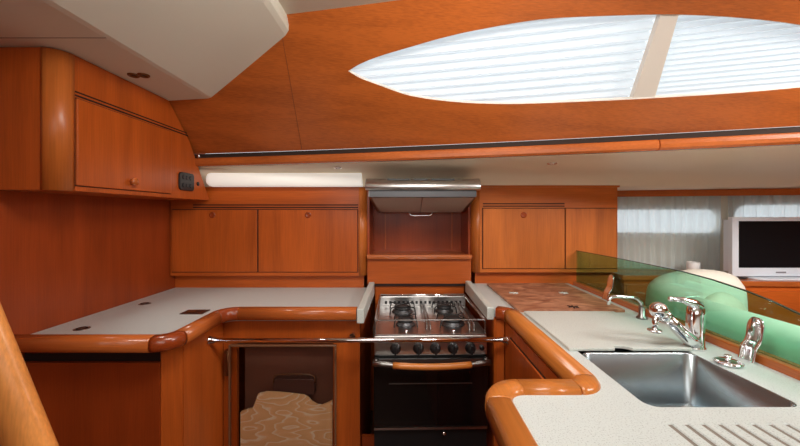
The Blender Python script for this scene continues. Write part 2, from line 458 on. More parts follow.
# hull side of the saloon with two portlights
portl = [(1.16, 1.995, -.128, .035), (2.06, 2.75, -.128, .062)]
mb = MB()
outer = [(1.24, -1.34), (3.1, -1.34), (3.1, .2), (1.24, .2)]
holes = [rrect(a, b, c, d, .07) for a, b, c, d in portl]
holes[0] = rrect(1.27, 1.995, -.128, .035, .07)
tmp = MB().slab(outer, holes, 0, .03)
tmp.v = [(x, hull(x)+z, y) for x, y, z in tmp.v]
struct(tmp.build('wall_hull', CREAM2, origin=(2.1, 2.3, FL)))
for k, hl in enumerate(holes):
    w = bpy.data.objects.new('window_%d' % (k+2), None); C.objects.link(w); w['kind'] = 'structure'
    cx = sum(p[0] for p in hl)/len(hl); w['_w'] = (cx, hull(cx), -.05); w.location = (cx, hull(cx), -.05+H)
    MB().tube([(x, hull(x)-.004, z) for x, z in hl], .008, 8, closed=True).build('window_rim', FRAMEP, w)
    q = MB(); q.add([(x, hull(x)+.02, z) for x, z in hl], [tuple(range(len(hl)))]); q.build('pane', PANE, w)
# wooden pelmet above the curtains
pm = MB(); xs_ = lin(1.255, 3.0, 14); pr = [(-.075, .152), (-.075, .112), (-.05, .112), (-.05, .152)]
v = [(x, hull(x)+dy, z) for x in xs_ for dy, z in pr]
pm.add(v, [(i*4+k, i*4+(k+1) % 4, (i+1)*4+(k+1) % 4, (i+1)*4+k) for i in range(14) for k in range(4)]); pm.add(v[:4], [(0,1,2,3)])
struct(pm.build('trim_4', W_RX))
def curtain(x0, x1, label, ph):
    def fn(x, z):
        t = (z+.345)/.47
        return (x+.012*math.sin(9*x+ph)*(1-t), hull(x)-.033+.009*math.sin(x*95+ph+.8*math.sin(7*x))+.005*math.sin(x*210), z)
    return tag(MB().grid(fn, lin(x0, x1, 170), lin(-.352, .118, 10)).build('curtain', CURTAIN), label, 'curtain', 'sheer curtains along the saloon portlights')
curtain(1.262, 1.985, 'sheer white curtain between right galley locker and the television', .4)
curtain(2.0, 2.9, 'sheer white curtain hanging behind the television', 2.1)

# backsplash boards under the lockers
struct(MB().box(-1.37, -.24, 2.095, 2.115, -.475, -.365).build('trim_5', W_X))
struct(MB().box(.425, 1.25, 2.095, 2.115, -.45, -.345).build('trim_6', W_X))

# ------------------------------------------------------------------ upper left cabinet
t = thing('wall_cabinet', 'large overhead wooden cabinet with rounded corner on the left wall, under the headliner', 'cabinet', (-1.25, 1.6, .08))
XF = -1.137
poly = [(-1.368, 1.15)]+arc(XF-.055, 1.205, .055, -90, 0, 8)+[(XF, 2.045), (-1.368, 2.045)]
bm = bmesh.new()
vb = [bm.verts.new((x, y, .08)) for x, y in poly]; vt = [bm.verts.new((x, y, .548)) for x, y in poly]
nn = len(poly)
bm.faces.new(vb[::-1]); bm.faces.new(vt)
for i in range(nn):
    f = bm.faces.new((vb[i], vb[(i+1) % nn], vt[(i+1) % nn], vt[i])); f.smooth = 1 <= i <= 8
for co, no in (((0, cb(XF)-.012, .33), (0, 1, 1)), ((0, 1.89, .33), (0, 1.0, .62))):
    r = bmesh.ops.bisect_plane(bm, geom=bm.verts[:]+bm.edges[:]+bm.faces[:], plane_co=co, plane_no=no, clear_outer=True)
    ed = [e for e in r['geom_cut'] if isinstance(e, bmesh.types.BMEdge)]
    bmesh.ops.contextual_create(bm, geom=ed)
mb = MB(); bm.verts.index_update()
vs = [v.co[:] for v in bm.verts]; ii = {v: i for i, v in enumerate(bm.verts)}
for i, p in enumerate(vs): pass
mb.v = vs
for f in bm.faces: mb.f.append([ii[q] for q in f.verts]); mb.m.append(0); mb.sm.append(f.smooth)
bm.free()
mb.build('body', W_V, t)
po = arc(XF-.055, 1.205, .0565, -92, 2, 10)+arc(XF-.055, 1.205, .050, 2, -92, 10)
MB().prism(po, 'z', .079, .5475, True).build('corner_post', W_V2, t)
MB().box(XF-.003, XF+.0015, 1.207, 1.855, .408, .414).box(XF-.003, XF+.0015, 1.207, 1.842, .421, .426).build('groove', SLOT, t)
MB().box(XF-.002, XF+.001, 1.207, 1.705, .096, .403).build('door_gap', SLOT, t)
d = MB().box(XF-.004, XF+.008, 1.210, 1.702, .099, .400).build('door', W_V, t, bevel=.003)
knob(d, (XF+.008, 1.452, .133), (1, 0, 0), W_RX, .017)
s = MB().prism(rrect(1.762, 1.882, .122, .214, .018), 'x', XF, XF+.010).build('power_socket', BLACK, t, bevel=.002)
mb = MB()
for (yy, zz) in ((1.792, .188), (1.82, .188), (1.85, .188), (1.792, .148), (1.82, .148), (1.85, .148)):
    mb.cyl((XF+.008, yy, zz), (XF+.0135, yy, zz), .011, 14)
mb.build('socket_cover', plain('dark grey plastic', (.03, .03, .032, 1), .5), s)
MB().lathe([(0, 0), (.011, 0), (.011, .004), (.006, .006), (0, .006)], (XF, 1.93, .166), (1, 0, 0)).build('button', BLACK, t)

# ------------------------------------------------------------------ lockers on the back wall
def lock_body(x0, x1, z0, z1, rl, rr):
    r = .045; p = []
    p += arc(x0+r, 2.05+r, r, 180, 270, 6) if rl else [(x0, 2.05)]
    p += arc(x1-r, 2.05+r, r, 270, 360, 6) if rr else [(x1, 2.05)]
    p += [(x1, 2.38), (x0, 2.38)]
    return MB().prism(p, 'z', z0, z1)
def locker(name, label, wx, wv, x0, x1, z0, z1, rl, rr, doors, knobs, slots):
    t = thing(name, label, 'cabinet', ((x0+x1)/2, 2.2, z0), 'lockers along the galley back wall')
    lock_body(x0, x1, z0, z1, rl, rr).build('body', wx, t)
    for on, cx, a0 in ((rl, x0+.045, 178), (rr, x1-.045, 268)):
        if on:
            MB().prism(arc(cx, 2.095, .0463, a0, a0+94, 8)+arc(cx, 2.095, .040, a0+94, a0, 8), 'z', z0-.0005, z1, True).build('corner_post', W_V2, t)
    mb = MB()
    for z in slots[2:]: mb.box(slots[0], slots[1], 2.048, 2.053, z-.003, z+.003)
    mb.build('vent_slot', SLOT, t)
    for (a, b, c, dd), kx in zip(doors, knobs):
        MB().box(a-.004, b+.004, 2.0485, 2.053, c-.004, dd+.004).build('door_gap', SLOT, t)
        d = MB().box(a, b, 2.042, 2.054, c, dd).build('door', wv, t, bevel=.002)
        if kx is not None:
            MB().lathe([(.0175, 0), (.0175, .003), (.014, .004), (.010, .003), (0, .003)], (kx, 2.042, -.006), (0, -1, 0)).build('latch', W_END, d)
    return t
locker('wall_locker', 'wide two-door wooden locker on back wall above the left worktop', W_X, W_V, -1.368, -.218, -.362, .160, 0, 1,
       [(-1.355, -.858, -.338, .024), (-.850, -.272, -.338, .024)], [-1.118, -.560], (-1.235, -.268, .053, .038))
locker('wall_locker', 'wooden locker with one round latch on back wall, right of the cooker hood', W_X2, W_V2, .398, 1.250, -.342, .168, 1, 0,
       [(.462, .938, -.318, .032), (.945, 1.240, -.318, .032)], [.698, None], (.462, .94, .060, .046))
# small projecting head moulding over the right locker
MB().box(.41, 1.258, 2.040, 2.052, .156, .167).build('cornice', W_X2, bpy.data.objects['wall_locker.001'])

# niche behind the cooker
t = thing('cooker_niche', 'open wooden niche with a lipped shelf, between the lockers under the cooker hood', 'shelf', (.1, 2.2, -.44))
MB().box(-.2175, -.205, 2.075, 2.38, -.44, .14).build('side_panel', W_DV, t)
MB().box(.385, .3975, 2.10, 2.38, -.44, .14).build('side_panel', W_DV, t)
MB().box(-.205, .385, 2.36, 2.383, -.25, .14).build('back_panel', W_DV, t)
for x in (-.13, .318): MB().box(x, x+.008, 2.352, 2.36, -.24, .14).build('batten', W_V, t)
MB().box(-.215, .395, 2.045, 2.36, -.262, -.248).build('shelf', W_X, t)
MB().prism([(2.035, -.262), (2.03, -.25), (2.036, -.238), (2.046, -.236), (2.05, -.262)], 'x', -.215, .395).build('shelf_lip', W_RX, t)
MB().box(-.215, .395, 2.062, 2.085, -.41, -.262).build('front_panel', W_X, t)
MB().box(-.215, .395, 2.060, 2.09, -.424, -.411).build('groove', SLOT, t)
MB().box(-.17, .355, 2.075, 2.09, -.60, -.424).build('lower_panel', W_X, t)

# strip fixture
pr = [(2.046, .1625), (2.000, .155), (1.975, .165), (1.964, .190), (1.966, .218), (1.978, .236), (2.0, .238), (2.044, .186)]
mb = MB(); v = []; n = len(pr)
secs = [(-1.128, .0), (-1.124, .55), (-1.112, .85), (-1.09, 1), (-.24, 1)]
cy, cz = 2.012, .192
for x, k in secs:
    k = max(k, .05)
    for y, z in pr: v.append((x, cy+(y-cy)*k, cz+(z-cz)*k))
mb.add(v, [(i*n+k, i*n+(k+1) % n, (i+1)*n+(k+1) % n, (i+1)*n+k) for i in range(len(secs)-1) for k in range(n)], True)
mb.add(v[-n:], [tuple(range(n))])
tag(mb.build('strip_light', GLOW), 'long white strip fitting running above the two-door locker to the cooker hood', 'light')

# downlights
def downlight(p, nrm, label, r=.022, lobes=0, mat=CHROME):
    t = thing('downlight', label, 'light', tuple(p), 'small recessed cabin lights')
    if lobes:
        for s_ in (-1, 1):
            MB().lathe([(0, .001), (r*.55, .001), (r*.62, .004), (r*.85, .007), (r, .004), (r, -.002)], Vector(p)+Vector((s_*.020, 0, 0)), nrm, 20).build('ring', mat, t)
            MB().lathe([(0, .0015), (r*.55, .0015)], Vector(p)+Vector((s_*.020, 0, 0)), nrm, 16).build('lens', SLOT, t)
    else:
        MB().lathe([(r*.6, .002), (r*.7, .006), (r*.9, .006), (r, .002), (r, -.002)], p, nrm, 20).build('ring', mat, t)
        MB().lathe([(0, .0025), (r*.62, .0025)], p, nrm, 16).build('lens', WHITE, t)
    return t
downlight((-1.05, 1.385, .551), (0, 0, -1), 'bronze double recessed light in the headliner above the overhead cabinet', .021, 1, BRONZE)
p, nm = liner_at(-.36, .55); downlight(p, nm, 'small recessed light in the liner above the left locker', .022, 0, CHROME)
p, nm = liner_at(.74, .45); downlight(p, nm, 'small recessed light in the liner above the right locker', .026, 0, CHROME)
p, nm = liner_at(1.62, .10); downlight(p, nm, 'small recessed light in the liner at the far right edge', .024, 0, CHROME)

# ------------------------------------------------------------------ cooker hood
t = thing('cooker_hood', 'stainless steel cooker hood with two grey filters under the deck liner', 'cooker hood', (.10, 1.98, .006))
hx0, hx1 = -.198, .392
pr = [(1.800, .1215), (1.784, .124), (1.777, .135), (1.780, .150), (1.792, .170), (1.812, .182), (1.835, .186), (1.835, .1215)]
MB().prism(pr, 'x', hx0, hx1, True).build('visor', STEEL, t, bevel=.003)
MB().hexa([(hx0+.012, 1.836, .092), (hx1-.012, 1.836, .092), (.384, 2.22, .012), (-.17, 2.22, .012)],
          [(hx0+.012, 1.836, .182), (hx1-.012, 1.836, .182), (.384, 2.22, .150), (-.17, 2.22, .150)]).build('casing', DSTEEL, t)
MB().hexa([(hx0+.02, 1.800, .088), (hx1-.02, 1.800, .088), (hx1-.02, 1.835, .086), (hx0+.02, 1.835, .086)],
          [(hx0+.02, 1.800, .121), (hx1-.02, 1.800, .121), (hx1-.02, 1.835, .121), (hx0+.02, 1.835, .121)]).build('fascia', GUN, t)
for a, b, c, d in ((-.172, .094, -.148, .098), (.100, .366, .104, .360)):
    MB().hexa([(a, 1.842, .085), (b, 1.842, .085), (d, 2.205, .010), (c, 2.205, .010)],
              [(a, 1.842, .0905), (b, 1.842, .0905), (d, 2.205, .0155), (c, 2.205, .0155)]).build('filter_panel', PANELG, t)
MB().tube([(.03, 2.19, .012), (.04, 2.19, -.006), (.06, 2.19, -.010), (.15, 2.19, -.010), (.17, 2.19, -.006), (.18, 2.19, .012)], .005, 8).build('handle', CHROME, t)
for a, b in ((-.085, .03), (.05, .12), (.14, .26)): MB().box(a, b, 1.795, 1.81, .1735, .1815).build('vent_slot', BLACK, t)

# ------------------------------------------------------------------ left worktop
ZL = -.44
t = thing('worktop', 'speckled cream L-shaped worktop with wooden lip on the left, under the two-door locker', 'worktop', (-.9, 1.7, ZL-.03))
outer = [(-1.368, 1.19), (-.86, 1.19)]+arc(-.86, 1.25, .06, -90, 0, 5)[1:]+[(-.80, 1.46)]+arc(-.72, 1.46, .08, 180, 90, 5)[1:]+[(-.197, 1.54), (-.197, 2.093), (-1.368, 2.093)]
MB().slab(outer, [], ZL-.03, ZL).build('slab', COUNTER, t)
LP = [(.026, -.452), (.029, -.440), (.027, -.420), (.018, -.409), (-.012, -.407), (-.022, -.412), (-.026, -.425), (-.026, -.458), (.018, -.458)]
def rail(path, name, mat, par, prof=LP): return MB().sweep(path, prof).build(name, mat, par)
A = (-.838, 1.172)
a1 = arc(-.838, 1.225, .053, -90, 0, 8); a2 = arc(-.715, 1.455, .070, 180, 90, 8)
rail([(-1.366, 1.172), A], 'wooden_lip', W_RX, t)
rail(a1, 'corner_block', W_END, t)
rail([(-.785, 1.225), (-.785, 1.455)], 'wooden_lip', W_RY, t)
rail(a2, 'corner_block', W_END, t)
rail([(-.715, 1.525), (-.205, 1.525)], 'wooden_lip', W_RX, t)
MB().hexa([(-.203, 1.50, -.47), (-.172, 1.50, -.47), (-.172, 2.04, -.47), (-.203, 2.04, -.47)],
          [(-.203, 1.50, -.408), (-.172, 1.50, -.408), (-.172, 2.04, -.395), (-.203, 2.04, -.395)]).build('edge_strip', LIDM, t, bevel=.004)
def ringpull(x, y):
    q = MB().lathe([(0, 0), (.026, 0), (.026, .001), (.023, .0018), (0, .0018)], (x, y, ZL), (0, 0, 1), 24).build('ring_pull', DSTEEL, t)
    MB().tube([(x+.016*math.cos(a), y+.016*math.sin(a), ZL+.002) for a in lin(0, 2*PI, 20)[:-1]], .0022, 6, closed=True).build('ring', SLOT, q)
ringpull(-1.235, 1.342); ringpull(-1.27, 1.715)
q = MB().box(-.985, -.885, 1.535, 1.60, ZL, ZL+.003).build('flush_latch', plain('dark bronze', srgb(70, 45, 34), .4, .5), t)
MB().box(-.965, -.93, 1.552, 1.583, ZL+.002, ZL+.005).build('latch_tongue', BRONZE, q)

# ------------------------------------------------------------------ left base cabinet
t = thing('base_cabinet', 'wooden base cabinet under the left worktop with a smoked acrylic door', 'cabinet', (-.8, 1.7, FL))
zt = -.472
MB().box(-1.368, -.862, 1.235, 1.25, FL, -.525).build('front_panel', W_DV, t)
MB().box(-1.368, -.862, 1.262, 1.27, -.56, zt).build('gap_shade', SLOT, t)  # near-black sheet painting the shade of the gap under the lip
MB().prism([(-.860, 1.236), (-.806, 1.276), (-.822, 1.29), (-.868, 1.252)], 'z', FL, zt).build('corner_post', W_V, t, bevel=.003)
MB().box(-.825, -.805, 1.279, 1.56, FL, zt).build('side_panel', W_V, t)
q = MB().box(-.805, -.792, 1.56, 1.58, FL, -.57)
q = MB().box(-.804, -.197, 1.56, 1.58, -.575, zt).box(-.804, -.745, 1.56, 1.58, FL, -.575).box(-.315, -.197, 1.56, 1.58, FL, -.575).build('face_frame', W_V, t)
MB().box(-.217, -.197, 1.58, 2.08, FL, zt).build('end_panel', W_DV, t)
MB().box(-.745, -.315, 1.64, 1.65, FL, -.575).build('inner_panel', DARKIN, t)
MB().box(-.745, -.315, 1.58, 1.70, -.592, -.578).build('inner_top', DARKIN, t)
# swirl grained board inside, ragged top drawn like the counter's reflection on the door
top = [(-.734, -.89), (-.705, -.878), (-.68, -.873), (-.668, -.845), (-.655, -.808), (-.62, -.800), (-.58, -.801), (-.52, -.806), (-.45, -.8145), (-.43, -.825), (-.414, -.844), (-.39, -.857), (-.369, -.8595), (-.345, -.85), (-.321, -.837)]
MB().prism([(-.734, FL+.02)]+top+[(-.321, FL+.02)], 'y', 1.570, 1.582).build('inner_board', SWIRL, t)
q = MB().prism(rrect(-.60, -.41, -.83, -.755, .012), 'y', 1.60, 1.64).build('inner_tray', plain('brown plastic', srgb(86, 58, 52), .35), t, bevel=.003)
MB().tube([(-.595, 1.598, -.77), (-.592, 1.596, -.740), (-.57, 1.595, -.732), (-.50, 1.594, -.728), (-.43, 1.595, -.732), (-.408, 1.596, -.740), (-.405, 1.598, -.77)], .004, 8).build('tray_rim', SMEDGE, q)
d = MB().box(-.765, -.300, 1.533, 1.541, -1.26, -.578).build('door', SMOKE, t)
d['label'] = 'smoked clear acrylic door'
mb = MB()
for a in ((-.769, -.761, 1.530, 1.544, -1.264, -.574), (-.304, -.296, 1.530, 1.544, -1.264, -.574), (-.761, -.304, 1.530, 1.544, -.582, -.574), (-.761, -.304, 1.530, 1.544, -1.264, -1.256)): mb.box(*a)
mb.build('door_edge', SMEDGE, d, bevel=.002)
mb = MB().box(-.790, -.772, 1.536, 1.558, -.71, -.60).cyl((-.773, 1.537, -.71), (-.773, 1.537, -.60), .006, 10)
mb.build('hinge', BRONZE, d)
MB().cyl((-.228, 1.560, -.538), (-.228, 1.537, -.538), .012, 14).build('button_catch', CHROME, t)

# ------------------------------------------------------------------ grab rail across the cooker
t = thing('grab_rail', 'polished chrome grab rail crossing in front of the cooker', 'rail', (-.17, 1.445, -.53))
MB().cyl((-.782, 1.445, -.523), (.418, 1.445, -.519), .0095, 16).build('bar', CHROME, t)
for x, s_ in ((-.803, 1), (.4275, -1)):
    MB().lathe([(0, 0), (.018, 0), (.018, .004), (.012, .007), (.0115, .022), (0, .022)], (x, 1.445, -.521), (s_, 0, 0)).build('end_bracket', CHROME, t)

# ------------------------------------------------------------------ cooker
sx0, sx1, sy0, sy1 = -.133, .351, 1.50, 1.985
t = thing('cooker', 'stainless steel gas cooker with four burners and black glass oven', 'cooker', (.109, 1.75, -1.10))
ZH = -.515
MB().box(sx0, sx1, sy0+.01, sy1, -1.02, ZH-.02).build('body', BLACK, t)
MB().slab(rrect(sx0, sx1, sy0, sy1, .012), [], ZH-.02, ZH).build('hob', STEEL, t, bevel=.004)
MB().box(sx0, sx1, sy1-.022, sy1-.008, ZH, -.462).build('splash_rail', STEEL, t, bevel=.003)
mb = MB()
for i in range(18):
    x = sx0+.03+i*.0245; mb.box(x, x+.013, sy1-.025, sy1-.0215, ZH+.012, ZH+.028)
mb.build('vent_slot', BLACK, t)
MB().tube([(sx0+.008, sy1-.014, -.455), (sx1-.008, sy1-.014, -.455)], .006, 10).build('back_rail', CHROME, t)
q = MB().box(sx0, sx1, sy0-.004, sy0+.012, -.604, ZH-.006).build('control_panel', STEEL, t, bevel=.004)
for kx in (-.042, .056, .128, .204, .279):
    k = MB().lathe([(0, 0), (.023, 0), (.023, .006), (.019, .010), (.017, .026), (.013, .030), (0, .030)], (kx, sy0-.004, -.573), (0, -1, 0)).build('knob', BLACK, q)
    MB().box(kx-.004, kx+.004, sy0-.040, sy0-.030, -.592, -.554).build('knob_grip', BLACK, k, bevel=.002)
MB().lathe([(0, 0), (.010, 0), (.010, .008), (.006, .010), (0, .010)], (.328, sy0-.004, -.573), (0, -1, 0)).build('ignition_button', BLACK, q)
def burner(x, y, r, rot):
    b = MB().lathe([(0, 0), (r*1.15, 0), (r*1.1, .006), (r*.85, .012), (r*.85, .018), (0, .018)], (x, y, ZH), (0, 0, 1), 24).build('burner', GUN, t)
    MB().lathe([(0, .016), (r*.88, .016), (r*.88, .026), (r*.7, .031), (0, .031)], (x, y, ZH), (0, 0, 1), 24).build('burner_cap', IRON, b)
    mb = MB(); R = r*1.7
    for i in range(4):
        a = rot+i*PI/2
        c, s_ = math.cos(a), math.sin(a)
        mb.tube([(x+R*c*1.1, y+R*s_*1.1, ZH+.002), (x+R*c*1.02, y+R*s_*1.02, ZH+.030), (x+R*c*.9, y+R*s_*.9, ZH+.036), (x+r*.8*c, y+r*.8*s_, ZH+.034)], .003, 6)
    mb.tube([(x+r*.8*math.cos(a), y+r*.8*math.sin(a), ZH+.034) for a in lin(0, 2*PI, 20)[:-1]], .003, 6, closed=True)
    mb.build('pan_support', IRON, b)
burner(-.005, 1.85, .050, PI/4); burner(.215, 1.86, .044, PI/4); burner(.005, 1.635, .040, PI/4); burner(.225, 1.64, .050, PI/4)
mb = MB()
for x in (.098, .113): mb.tube([(x, 1.56, ZH), (x, 1.565, ZH+.02), (x, 1.93, ZH+.02), (x, 1.935, ZH)], .0035, 8)
mb.build('divider_rod', DSTEEL, t)
mb = MB()
for x in (.285, .305): mb.tube([(x, 1.54, ZH), (x, 1.545, ZH+.028), (x, 1.93, ZH+.028), (x, 1.935, ZH)], .0045, 8)
mb.build('pan_clamp', DSTEEL, t)
zr = -.458
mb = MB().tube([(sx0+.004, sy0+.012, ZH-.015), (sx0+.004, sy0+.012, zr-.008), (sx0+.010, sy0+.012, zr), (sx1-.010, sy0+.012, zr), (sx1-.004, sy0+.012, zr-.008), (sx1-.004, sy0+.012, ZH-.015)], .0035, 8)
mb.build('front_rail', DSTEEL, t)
MB().tube([(sx0+.006, sy0+.014, zr), (sx0+.006, sy1-.014, zr)], .006, 8).build('side_rail', STEEL, t)
MB().tube([(sx1-.006, sy0+.014, zr), (sx1-.006, sy1-.014, zr)], .006, 8).build('side_rail', STEEL, t)
for x in (.005, .21): MB().cyl((x, sy0+.018, ZH), (x, sy0+.018, ZH+.012), .006, 10).build('stud', CHROME, t)
q = MB().box(sx0-.002, sx1+.002, sy0-.012, sy0+.012, -.905, -.614).build('oven_door', BLKGLASS, t, bevel=.004)
MB().box(sx0, sx1, sy0-.014, sy0-.008, -.632, -.616).build('door_trim', DSTEEL, q)
hb = lambda x: sy0-.050-.012*(1-((x-.109)/.24)**2)
hz = lambda x: -.616-.012*(1-((x-.109)/.24)**2)
h = MB().tube([(x, hb(x), hz(x)) for x in lin(sx0-.003, sx1+.003, 12)], .011, 12, flat=1.0)
h.cyl((sx0+.01, sy0-.05, -.620), (sx0+.01, sy0-.008, -.620), .012, 10).cyl((sx1-.01, sy0-.05, -.620), (sx1-.01, sy0-.008, -.620), .012, 10)
h = h.build('handle', DSTEEL, q)
MB().tube([(x, hb(x)-.001, hz(x)) for x in lin(-.052, .272, 12)], .0135, 14).build('wooden_grip', W_RGX, h)
MB().box(-.07, .285, sy0-.0135, sy0-.0125, -.722, -.718).build('rack_line', DSTEEL, q)
MB().box(sx0, sx1, sy0-.010, sy0+.01, -.918, -.908).build('lower_trim', STEEL, t)
MB().box(sx0, sx1, sy0+.004, sy0+.02, -1.02, -.918).build('lower_panel', BLACK, t)
MB().lathe([(0, 0), (.007, 0), (.007, .004), (0, .004)], (.165, sy0-.010, -.935), (0, -1, 0)).cyl((.165, sy0+.004, -.935), (.165, sy0-.01, -.935), .004).build('catch', CHROME, t)
for x in (sx0-.018, sx1+.006):
    MB().box(x, x+.012, 1.70, 1.78, -.60, -.55).build('gimbal_bracket', DSTEEL, t)
t.rotation_euler.z = math.radians(1.2)
# plinth behind and below the cooker
struct(MB().box(-.195, .383, 1.62, 1.64, FL, -1.03).build('trim_7', W_DV))

# ------------------------------------------------------------------ right worktop
ZR = -.415
t = thing('worktop', 'speckled cream worktop with sink on the right, edged with golden wooden lip', 'worktop', (.7, 1.2, ZR-.03))
outer = [(.23, -.35), (.985, -.35), (.985, 2.093), (.385, 2.093), (.385, 1.52), (.47, 1.45), (.47, .845), (.23, .815)]
sink_h = rrect(.525, .862, .752, 1.445, .028)
dr = [(.505, .40), (.93, .40), (.93, .708), (.505, .708)]
MB().slab(outer, [sink_h, dr], ZR-.03, ZR).build('slab', COUNTER, t)
grooves = [.5255+.033*i for i in range(12)]
xx = []
for g in grooves:
    xx += [(g-.0065, 0), (g-.0035, -.004), (g+.0035, -.004), (g+.0065, 0)]
xx = [(.505, 0)]+[p for p in xx if p[0] < .925]+[(.93, 0)]
mb = MB()
def dg(i, y):
    x, z = xx[i]; return (x, y, ZR+(z if .43 < y < .6955 else 0))
ysd = [.40, .43, .4305, .55, .692, .6955, .708]
mb.grid(dg, list(range(len(xx))), ysd, False)
mb.build('drainer', COUNTER, t)
mb = MB()
for g in grooves[:-1]: mb.box(g-.0046, g+.0046, .431, .693, ZR-.0042, ZR-.0022)
mb.build('drainer_groove', GREYK, t)
RP = [(.028, -.448), (.031, -.432), (.029, -.412), (.022, -.402), (.0, -.400), (-.022, -.402), (-.029, -.412), (-.031, -.432), (-.028, -.448)]
rail([(.402, 1.512), (.428, 1.497), (.445, 1.475)], 'lip_end', W_END, t, RP)
rail([(.445, 1.475), (.452, 1.44), (.452, .875)], 'wooden_lip', W_RGY, t, RP)
rail(arc(.408, .875, .044, 0, -90, 8), 'corner_block', W_RGY, t, RP)
rail([(.408, .831), (.275, .831)], 'wooden_lip', W_RGX, t, RP)
rail(arc(.275, .766, .065, 90, 180, 10), 'corner_block', W_RGY, t, RP)
rail([(.21, .766), (.21, -.34)], 'wooden_lip', W_RGY, t, RP)
MB().hexa([(.357, 1.505, -.455), (.388, 1.505, -.455), (.388, 2.04, -.455), (.357, 2.04, -.455)],
          [(.357, 1.505, -.402), (.388, 1.505, -.402), (.388, 2.04, -.388), (.357, 2.04, -.388)]).build('edge_strip', LIDM, t, bevel=.004)

# board over the cool box, lid over the second sink
t2 = thing('board', 'mottled reddish brown wooden board lying on the right worktop beside cooker', 'board', (.71, 1.75, ZR))
MB().slab(rrect(.482, .935, 1.475, 2.045, .008), [], ZR, ZR+.011).build('panel', BOARD, t2, bevel=.002)
for x, y in ((.56, 1.79), (.815, 1.79), (.735, 1.52)):
    mb = MB()
    for k in range(3):
        a = k*PI/3+.3; c, s_ = math.cos(a)*.024, math.sin(a)*.024
        mb.tube([(x-c, y-s_, ZR+.0112), (x+c, y+s_, ZR+.0112)], .003, 6)
    mb.build('star_mark', LIDM if y > 1.6 else SLOT, t2)
notch = [(.637, 1.057), (.640, 1.066), (.645, 1.076), (.655, 1.079), (.672, 1.076), (.684, 1.068), (.692, 1.057)]
lidp = [(.500, 1.057)]+notch+[(.872, 1.057), (.875, 1.462), (.500, 1.462)]
tag(MB().prism(lidp, 'z', ZR+.0005, ZR+.010).build('sink_cover', LIDM, bevel=.002), 'pale cream lid with a notched front edge covering the rear sink', 'lid')

# sink
t = thing('sink', 'brushed stainless steel sink set into the right worktop', 'sink', (.685, .905, -.60))
def basin(y0, y1):
    rings = []
    for inset, z, r in ((-.001, ZR-.001, .03), (.003, ZR-.004, .028), (.008, -.56, .03), (.018, -.585, .04), (.05, -.592, .05)):
        rings.append([(x, y, z) for x, y in rrect(.525+inset, .862-inset, y0+inset, y1-inset, r)])
    mb = MB(); n = len(rings[0]); v = [p for R in rings for p in R]
    mb.add(v, [(i*n+k, i*n+(k+1) % n, (i+1)*n+(k+1) % n, (i+1)*n+k) for i in range(len(rings)-1) for k in range(n)], True)
    mb.add(rings[-1], [tuple(range(n))])
    mb.build('basin', SINKM, t)
basin(.752, 1.050); basin(1.094, 1.444)
MB().box(.528, .859, 1.052, 1.094, ZR-.035, ZR-.026).build('divider', DSTEEL, t, bevel=.003)
MB().lathe([(0, .0), (.025, .0), (.032, .004), (.036, .002), (.036, -.004)], (.685, .905, -.590), (0, 0, 1)).build('drain', CHROME, t)

# tap
t = thing('mixer_tap', 'chrome mixer tap with ball-ended spout and flat lever, behind the sink', 'tap', (.90, 1.085, ZR))
MB().lathe([(0, 0), (.030, 0), (.030, .006), (.026, .010), (.0245, .05), (.0245, .105), (.022, .125), (.012, .135), (0, .138)], (.90, 1.085, ZR), (.04, 0, 1), 28).build('body', CHROME, t)
MB().tube([(.906, 1.085, ZR+.128), (.89, 1.083, ZR+.141), (.86, 1.08, ZR+.150), (.825, 1.078, ZR+.153)], [.018, .015, .009, .006], 12, flat=1.3).sphere((.822, 1.078, ZR+.153), .0085).build('lever', CHROME, t)
MB().tube([(.892, 1.078, ZR+.018), (.87, 1.072, ZR+.035), (.83, 1.068, ZR+.070), (.795, 1.066, ZR+.104)], [.022, .020, .0175, .0165], 18).build('spout', CHROME, t)
q = MB().sphere((.776, 1.066, ZR+.122), .0255).tube([(.80, 1.066, ZR+.099), (.785, 1.066, ZR+.113)], [.020, .020], 16).build('spray_head', CHROME, t)
MB().tube([(.766, 1.062, ZR+.110), (.760, 1.060, ZR+.082), (.758, 1.059, ZR+.066)], [.010, .008, .007], 12).lathe([(0, 0), (.018, 0), (.020, -.004), (.016, -.008), (0, -.008)], (.758, 1.059, ZR+.066), (0, 0, 1)).build('nozzle', CHROME, q)

t = thing('small_tap', 'thin curved chrome spout standing on the worktop behind the mixer tap', 'tap', (.945, 1.39, ZR))
MB().lathe([(0, 0), (.020, 0), (.020, .006), (.012, .012), (.011, .045), (0, .046)], (.945, 1.39, ZR), (0, 0, 1)).build('base', DSTEEL, t)
MB().tube([(.945, 1.39, ZR+.040), (.943, 1.39, ZR+.062), (.925, 1.39, ZR+.080), (.90, 1.39, ZR+.084), (.845, 1.39, ZR+.088), (.825, 1.39, ZR+.085), (.815, 1.39, ZR+.076), (.812, 1.39, ZR+.055)], .0062, 10).build('spout', CHROME, t)

t = thing('sink_plug', 'flat round chrome plug lying on the worktop beside the sink', 'plug', (.896, .968, ZR))
MB().lathe([(0, 0), (.028, 0), (.033, .004), (.033, .007), (.024, .011), (0, .012)], (.896, .968, ZR), (0, 0, 1), 28).build('disc', CHROME, t)
MB().lathe([(0, 0), (.006, 0), (.006, .006), (.010, .010), (.008, .014), (0, .015)], (.896, .968, ZR+.011), (0, 0, 1), 16).build('knob', CHROME, t)

